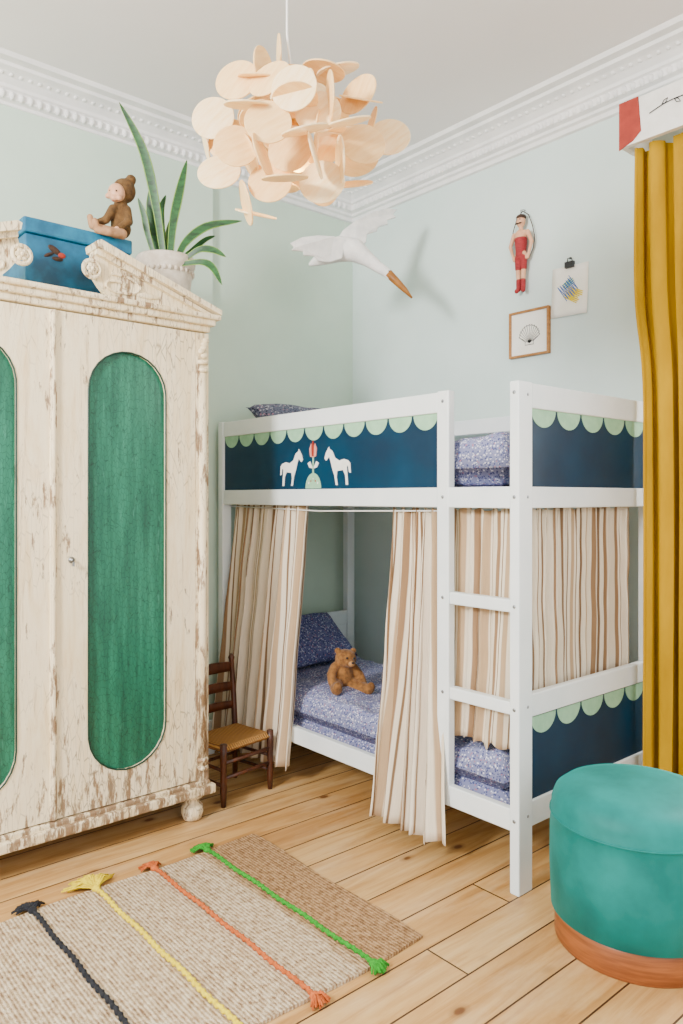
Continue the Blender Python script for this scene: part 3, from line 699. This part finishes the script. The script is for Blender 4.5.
# ---------------------------------------------------------------- mustard curtain & pelmet
mb=MB()
def mc(u,v):
    z=2.495-(2.495-.01)*v
    k=1/(1+math.exp((z-1.80)/.07))
    y=1.420-.52*u-.062*k*(1-u)**3
    am=.034+.008*v+.018*noise.noise(V((u*6,v*.8,1)))
    wu=u+.06*noise.noise(V((u*4,v*.9,5)))
    s=math.sin(2*math.pi*6.6*wu+2.9)
    s+=.32*math.sin(2*math.pi*15.3*wu+v*1.2)
    x=2.668-.040*k*(1-u)**3+am*s+.006*noise.noise(V((u*14,v*4,2)))
    y+=.012*math.sin(4*math.pi*6.6*wu)*(1 if u>.05 else 0)
    return V((x,min(y,1.424-.062*k),z))
mb.grid(mc,240,60)
mu=obj(mb,'window_curtain',MAT['mustard'],origin=(2.7,1.2,0),solid=.003,fixn=False); tag(mu,'floor-length mustard velvet curtain hanging beside the bunk bed','curtain')
mb=MB().box((2.60,-.1,2.50),(2.62,1.444,2.66),0).box((2.62,1.424,2.50),(XW,1.444,2.66),0).box((2.62,-.1,2.64),(XW,1.424,2.66),0).box((2.62,-.1,2.50),(XW,-.08,2.64),0)
mb.poly([(2.5995,1.446,2.49),(2.5995,1.446,2.662),(2.5995,1.372,2.662),(2.5995,1.362,2.535),(2.5995,1.392,2.51)],(-.004,0,0),1)
pts=[(2.597,1.33-.3*t,2.585+.035*t+.008*math.sin(t*7)) for t in [i/20 for i in range(21)]]
mb.tube(pts,.0018,2,6)
for k in range(3,20,3):
    p=V(pts[k]); s=1 if k%2 else -1
    mb.tube([p,p+V((0,-.008,s*.014)),p+V((0,-.022,s*.018)),p+V((0,-.014,s*.004)),p],.0015,2,6)
pe=obj(mb,'curtain_pelmet',[MAT['white'],MAT['redp'],MAT['black']],origin=(2.7,.7,2.5)); tag(pe,'white curtain pelmet with a drawn branch and red end','pelmet')

# ---------------------------------------------------------------- wall pieces
xw=XW
mb=MB(); y0,y1,z0,z1=1.873,2.08,1.832,2.036; w=.010
mb.box((xw-.02,y0,z0),(xw-.001,y0+w,z1)).box((xw-.02,y1-w,z0),(xw-.001,y1,z1)).box((xw-.02,y0+w,z0),(xw-.001,y1-w,z0+w)).box((xw-.02,y0+w,z1-w),(xw-.001,y1-w,z1))
fr=obj(mb,'picture_frame',MAT['oak'],origin=(xw-.01,1.976,1.934),bevel=.002); tag(fr,'small oak framed ink drawing of a scallop shell','picture')
mb=MB().box((xw-.010,y0+w,z0+w),(xw-.002,y1-w,z1-w)); obj(mb,'print',MAT['paper'],fr)
mb=MB(); yc,zc=1.976,1.925; xx=xw-.0105; arc=[]
for i in range(25):
    a=math.radians(5+170*i/24); r=.052+.0025*math.cos(i*math.pi)
    arc.append((xx,yc+math.cos(a)*r,zc+math.sin(a)*r-.008))
mb.tube(arc,.0014,0,5)
for i in range(0,25,2): mb.tube([(xx,yc,zc-.035),arc[i]],.0009,0,5)
mb.tube([arc[0],(xx,yc+.02,zc-.028),(xx,yc+.022,zc-.042),(xx,yc-.022,zc-.042),(xx,yc-.02,zc-.028),arc[-1]],.0014,0,5)
obj(mb,'shell_drawing',MAT['black'],fr)
mb=MB().grid(lambda u,v:V((xw-.003-.004*v*v,1.863-.171*u+.006*v,2.187-.21*v-.004*u)),6,8); 
pp=obj(mb,'child_drawing',MAT['paper'],origin=(xw-.004,1.777,2.08),solid=.0008,fixn=False); tag(pp,'crayon scribble on white paper hanging from a black clip','drawing')
def strokes(seed,cy,cz,wy,wz,n,half,lift,ang):
    rr=random.Random(seed); mb=MB(); pts=[]
    for k in range(n):
        s=1 if k%2 else -1; t=k/(n-1)-.5
        a=s*wy*rr.uniform(.7,1.0); b=t*2*wz
        pts.append((cy+a*math.cos(ang)-b*math.sin(ang), cz+a*math.sin(ang)+b*math.cos(ang)))
    for p,q in zip(pts[:-1],pts[1:]):
        d=V((q[0]-p[0],q[1]-p[1])).normalized(); nn=V((-d.y,d.x))*half
        P=lambda pt,s: V((xw-.003-.004*((2.187-pt[1])/.21)**2-lift, pt[0]+s*nn.x, pt[1]+s*nn.y))
        mb.add([P(p,1),P(p,-1),P(q,-1),P(q,1)],[(0,1,2,3)])
    return mb
for mt,args in (('yelc',(3,1.765,2.062,.046,.026,15,.0022,.0010,.5)),('grnc',(5,1.785,2.112,.030,.014,7,.0014,.0014,-.5)),('bluec',(8,1.785,2.088,.046,.036,14,.0015,.0018,.9))):
    obj(strokes(*args),'crayon_scribble',MAT[mt],pp,solid=.0003,fixn=False)
mb=MB().box((xw-.016,1.757,2.175),(xw-.000,1.797,2.20)).tube([(xw-.008,1.765,2.2),(xw-.010,1.768,2.215),(xw-.010,1.786,2.215),(xw-.008,1.789,2.2)],.002,0,6).sph((xw-.004,1.777,2.216),(.006,.004,.004))
obj(mb,'clip',MAT['black'],pp)
yc=2.005; xx=xw-.032
P=lambda dy,z,dx=0:(xx+dx,yc-dy,z)
mb=MB().sph(P(0,2.425),(.020,.021,.028)).chain([(P(0,2.40),.010),(P(0,2.385),.010)])
mb.chain([(P(0,2.365),.026),(P(0,2.33),.025),(P(0,2.29),.020)]).sph(P(0,2.372),(.016,.038,.015))
for s in (-1,1):
    mb.chain([(P(s*.036,2.372),.011),(P(s*.056,2.325),.009),(P(s*.040,2.275),.007),(P(s*.034,2.262),.009)])
    mb.chain([(P(s*.013,2.28),.016),(P(s*.014,2.22),.012),(P(s*.013,2.185),.011),(P(s*.012,2.14),.008)])
jj=obj(mb,'toy_figure',MAT['skin'],origin=(xx,yc,2.28),remesh=.003); tag(jj,'wooden moustached circus strongman figure in red hanging on wall','toy figure')
mb=MB().sph(P(0,2.345),(.028,.029,.016)).chain([(P(0,2.33),.0275),(P(0,2.29),.023),(P(0,2.272),.024)]).chain([(P(-.013,2.265),.0175),(P(-.014,2.22),.0145)]).chain([(P(.013,2.265),.0175),(P(.014,2.22),.0145)])
obj(mb,'leotard',MAT['redcl'],jj,remesh=.0035)
mb=MB().sph(P(0,2.443,.002),(.022,.023,.014)).sph(P(-.008,2.413,-.019),(.003,.010,.0035)).sph(P(.008,2.413,-.019),(.003,.010,.0035)).sph(P(-.008,2.43,-.018),.0028).sph(P(.008,2.43,-.018),.0028)
obj(mb,'hair',MAT['hair'],jj)
for s in (-1,1): obj(MB().chain([(P(s*.012,2.165),.012),(P(s*.012,2.13),.011),(P(s*.017,2.12,-.008),.010)]),'boot',MAT['redcl'],jj,remesh=.003)
mb=MB().tube([P(0,2.45),P(0,2.475),P(0,2.482,.02),P(0,2.482,.033)],.0018,0,6); obj(mb,'hook',MAT['black'],jj)
for s in (-1,1): obj(MB().tube([P(s*a_,z_,.014) for a_,z_ in ((.0,2.475),(.03,2.45),(.05,2.40),(.062,2.35),(.055,2.30),(.034,2.265))],.002,0,6),'string',MAT['hair'],jj)

# ---------------------------------------------------------------- hanging bird
T=3.3; A=lambda x,y,dt=0:at(x,y,T+dt)
mb=MB().chain([(A(311,264,.02),.012),(A(324,257),.034),(A(340,249),.055),(A(354,250),.051),(A(366,258),.034),(A(378,267),.025),(A(386,272),.022),(A(392,277),.019)],0,6,14)
bd=obj(mb,'hanging_bird',MAT['birdw'],origin=A(345,248),remesh=.006); tag(bd,'white carved flying goose hanging from ceiling thread','bird ornament')
def wing(outline):
    mb=MB(); mb.poly([A(x,y,d) for x,y,d in outline],FW*.012); return obj(mb,'wing',MAT['birdw'],bd,bevel=.003)
wing([(334,244,-.01),(343,230,.02),(356,220,.06),(372,212,.11),(386,208,.16),(397,209,.2),(393,214,.19),(396,217,.19),(387,220,.16),(388,224,.16),(378,227,.12),(377,231,.12),(367,234,.07),(366,242,.05),(356,250,.01)])
wing([(346,240,-.05),(334,236,-.08),(318,235,-.12),(302,237,-.16),(290,243,-.2),(294,247,-.19),(291,250,-.19),(303,251,-.16),(303,255,-.16),(314,256,-.12),(318,261,-.1),(330,262,-.07),(342,258,-.05)])
mb=MB().tube([A(388,273,-.005),A(396,281),A(405,290),A(412,298)],[.0185,.017,.012,.004],0,12); obj(mb,'bill',MAT['bill'],bd)
mb=MB().sph(A(389,271,-.022),.003); obj(mb,'eye',MAT['black'],bd)
p=A(345,246); mb=MB().tube([p,(p.x,p.y,ZC)],.0006,0,5); obj(mb,'thread',MAT['white'],bd)

# ---------------------------------------------------------------- pendant lamp
LC=at(298,130,1.9); 
lamp=empty('pendant_lamp',LC); tag(lamp,'pendant lamp of interlocking pale birch veneer discs','pendant lamp')
ct=at(287,20,1.9)
mb=MB().tube([(LC.x,LC.y,LC.z+.02),(LC.x+(ct.x-LC.x)*.5,LC.y+(ct.y-LC.y)*.5,LC.z+.12),(ct.x,ct.y,LC.z+.24),(ct.x,ct.y,ZC-.01)],.0028,0,8); obj(mb,'cord',MAT['white'],lamp)
mb=MB().lathe((ct.x,ct.y,ZC-.03),[(.02,0),(.045,.01),(.05,.03)],0,24); obj(mb,'ceiling_rose',MAT['white'],lamp)
mb=MB().lathe((LC.x,LC.y,LC.z-.02),[(.012,0),(.018,.005),(.018,.05),(.008,.06)],0,20); obj(mb,'bulb_holder',MAT['gold'],lamp)
mb=MB().sph((LC.x,LC.y,LC.z-.06),(.034,.034,.045),0,20,12); obj(mb,'bulb',MAT['bulb'],lamp)
def disc_mesh(mat,nm):
    mb=MB().lathe((0,0,0),[(.0005,-.0018),(.0525,-.0018),(.0535,0),(.0525,.0018),(.0005,.0018)],0,36,False)
    me=bpy.data.meshes.new(nm); me.from_pydata(mb.v,[],mb.f); me.materials.append(mat); me.update(); return me
dm=[disc_mesh(MAT['birch'],'veneer_disc'),disc_mesh(MAT['birch2'],'veneer_disc_pale')]
def disc(p,nrm,i,sc=1):
    o=bpy.data.objects.new('disc',dm[i%2]); bpy.context.scene.collection.objects.link(o); o.parent=lamp
    q=V((0,0,1)).rotation_difference(V(nrm).normalized()); o.rotation_mode='QUATERNION'; o.rotation_quaternion=q; o.location=V(p)-LC; o.scale=(sc,sc,sc); ORG[o]=LC
front=[(237,80,-.12,'f'),(294,88,-.2,'f'),(260,78,-.12,'h'),(338,70,-.05,'h'),(361,99,-.08,'t'),(389,137,-.02,'f'),(363,144,-.12,'f'),(213,118,-.04,'f'),(268,122,-.2,'f'),(322,182,-.14,'f'),(236,146,-.1,'f'),(205,140,.02,'s'),(352,184,.0,'t'),(219,172,-.04,'f'),(246,203,-.05,'s'),(256,214,.0,'t'),(285,178,-.2,'t'),(340,160,-.15,'s'),(330,96,-.18,'s'),(305,130,-.24,'t'),(263,157,-.19,'s'),(247,105,-.18,'t'),(279,58,-.02,'s'),(348,122,-.18,'t'),(300,70,.03,'t'),(315,155,-.2,'s'),(270,182,-.08,'f'),(318,112,-.16,'f'),(290,150,-.1,'f')]
ND={'f':-FW+V((.1,.05,.15)),'h':V((-.2,-.2,1)),'t':V((-.25,-.25,.95)),'s':RT+V((.0,.0,.2))}
k=0
for px,py,dt,ty in front:
    n=ND[ty]+V((random.uniform(-.2,.2),random.uniform(-.2,.2),random.uniform(-.15,.15))); disc(at(px,py,1.9+dt),n,k); k+=1
for i in range(36):
    zz=1-2*(i+.5)/36; ph=i*2.39996; r=math.sqrt(1-zz*zz); sh=(1.0,.62)[i%2]
    d=V((r*math.cos(ph),r*math.sin(ph),zz)); p=LC+V((d.x*.18*sh,d.y*.18*sh,d.z*.13*sh))
    n=(d,d.cross(V((0,0,1)))+V((0,0,.1)),V((0,0,1)))[i%3]+V((random.uniform(-.3,.3),random.uniform(-.3,.3),random.uniform(-.3,.3)))
    disc(p,n,i)

# ---------------------------------------------------------------- light
w=bpy.data.worlds.new('World'); bpy.context.scene.world=w; w.use_nodes=True
bg=w.node_tree.nodes['Background']; bg.inputs[0].default_value=(.95,.975,1,1); bg.inputs[1].default_value=1.45
def area(name,loc,target,size,power,col=(1,1,1)):
    l=bpy.data.lights.new(name,'AREA'); l.shape='RECTANGLE'; l.size=size[0]; l.size_y=size[1]; l.energy=power; l.color=col
    o=bpy.data.objects.new(name,l); bpy.context.scene.collection.objects.link(o); o.location=loc
    o.rotation_euler=(V(target)-V(loc)).to_track_quat('-Z','Y').to_euler(); return o
area('window_daylight_left',(-1.7,1.25,2.25),(2.4,2.4,1.5),(.5,.6),210,(1,.98,.95))
area('window_daylight_rear',(.2,-1.5,1.7),(1.4,2.6,1.0),(2,1.6),32,(1,.98,.96))
area('window_daylight_side',(3.3,.66,1.6),(.8,1.4,.2),(1.0,1.8),115,(1,.97,.93))
pl_=bpy.data.lights.new('bulb_light','POINT'); pl_.energy=2.0; pl_.color=(1,.80,.45); pl_.shadow_soft_size=.05
o=bpy.data.objects.new('bulb_light',pl_); bpy.context.scene.collection.objects.link(o); o.location=LC-V((0,0,.12))

cam=bpy.data.cameras.new('camera'); co_=bpy.data.objects.new('camera',cam); bpy.context.scene.collection.objects.link(co_)
co_.location=(0,0,HC); co_.rotation_euler=(math.radians(90),0,-math.atan2(.6528,.7576))
cam.sensor_width=36; cam.lens=F/1024*36; cam.shift_y=-15/1024; cam.clip_start=.02
bpy.context.scene.camera=co_
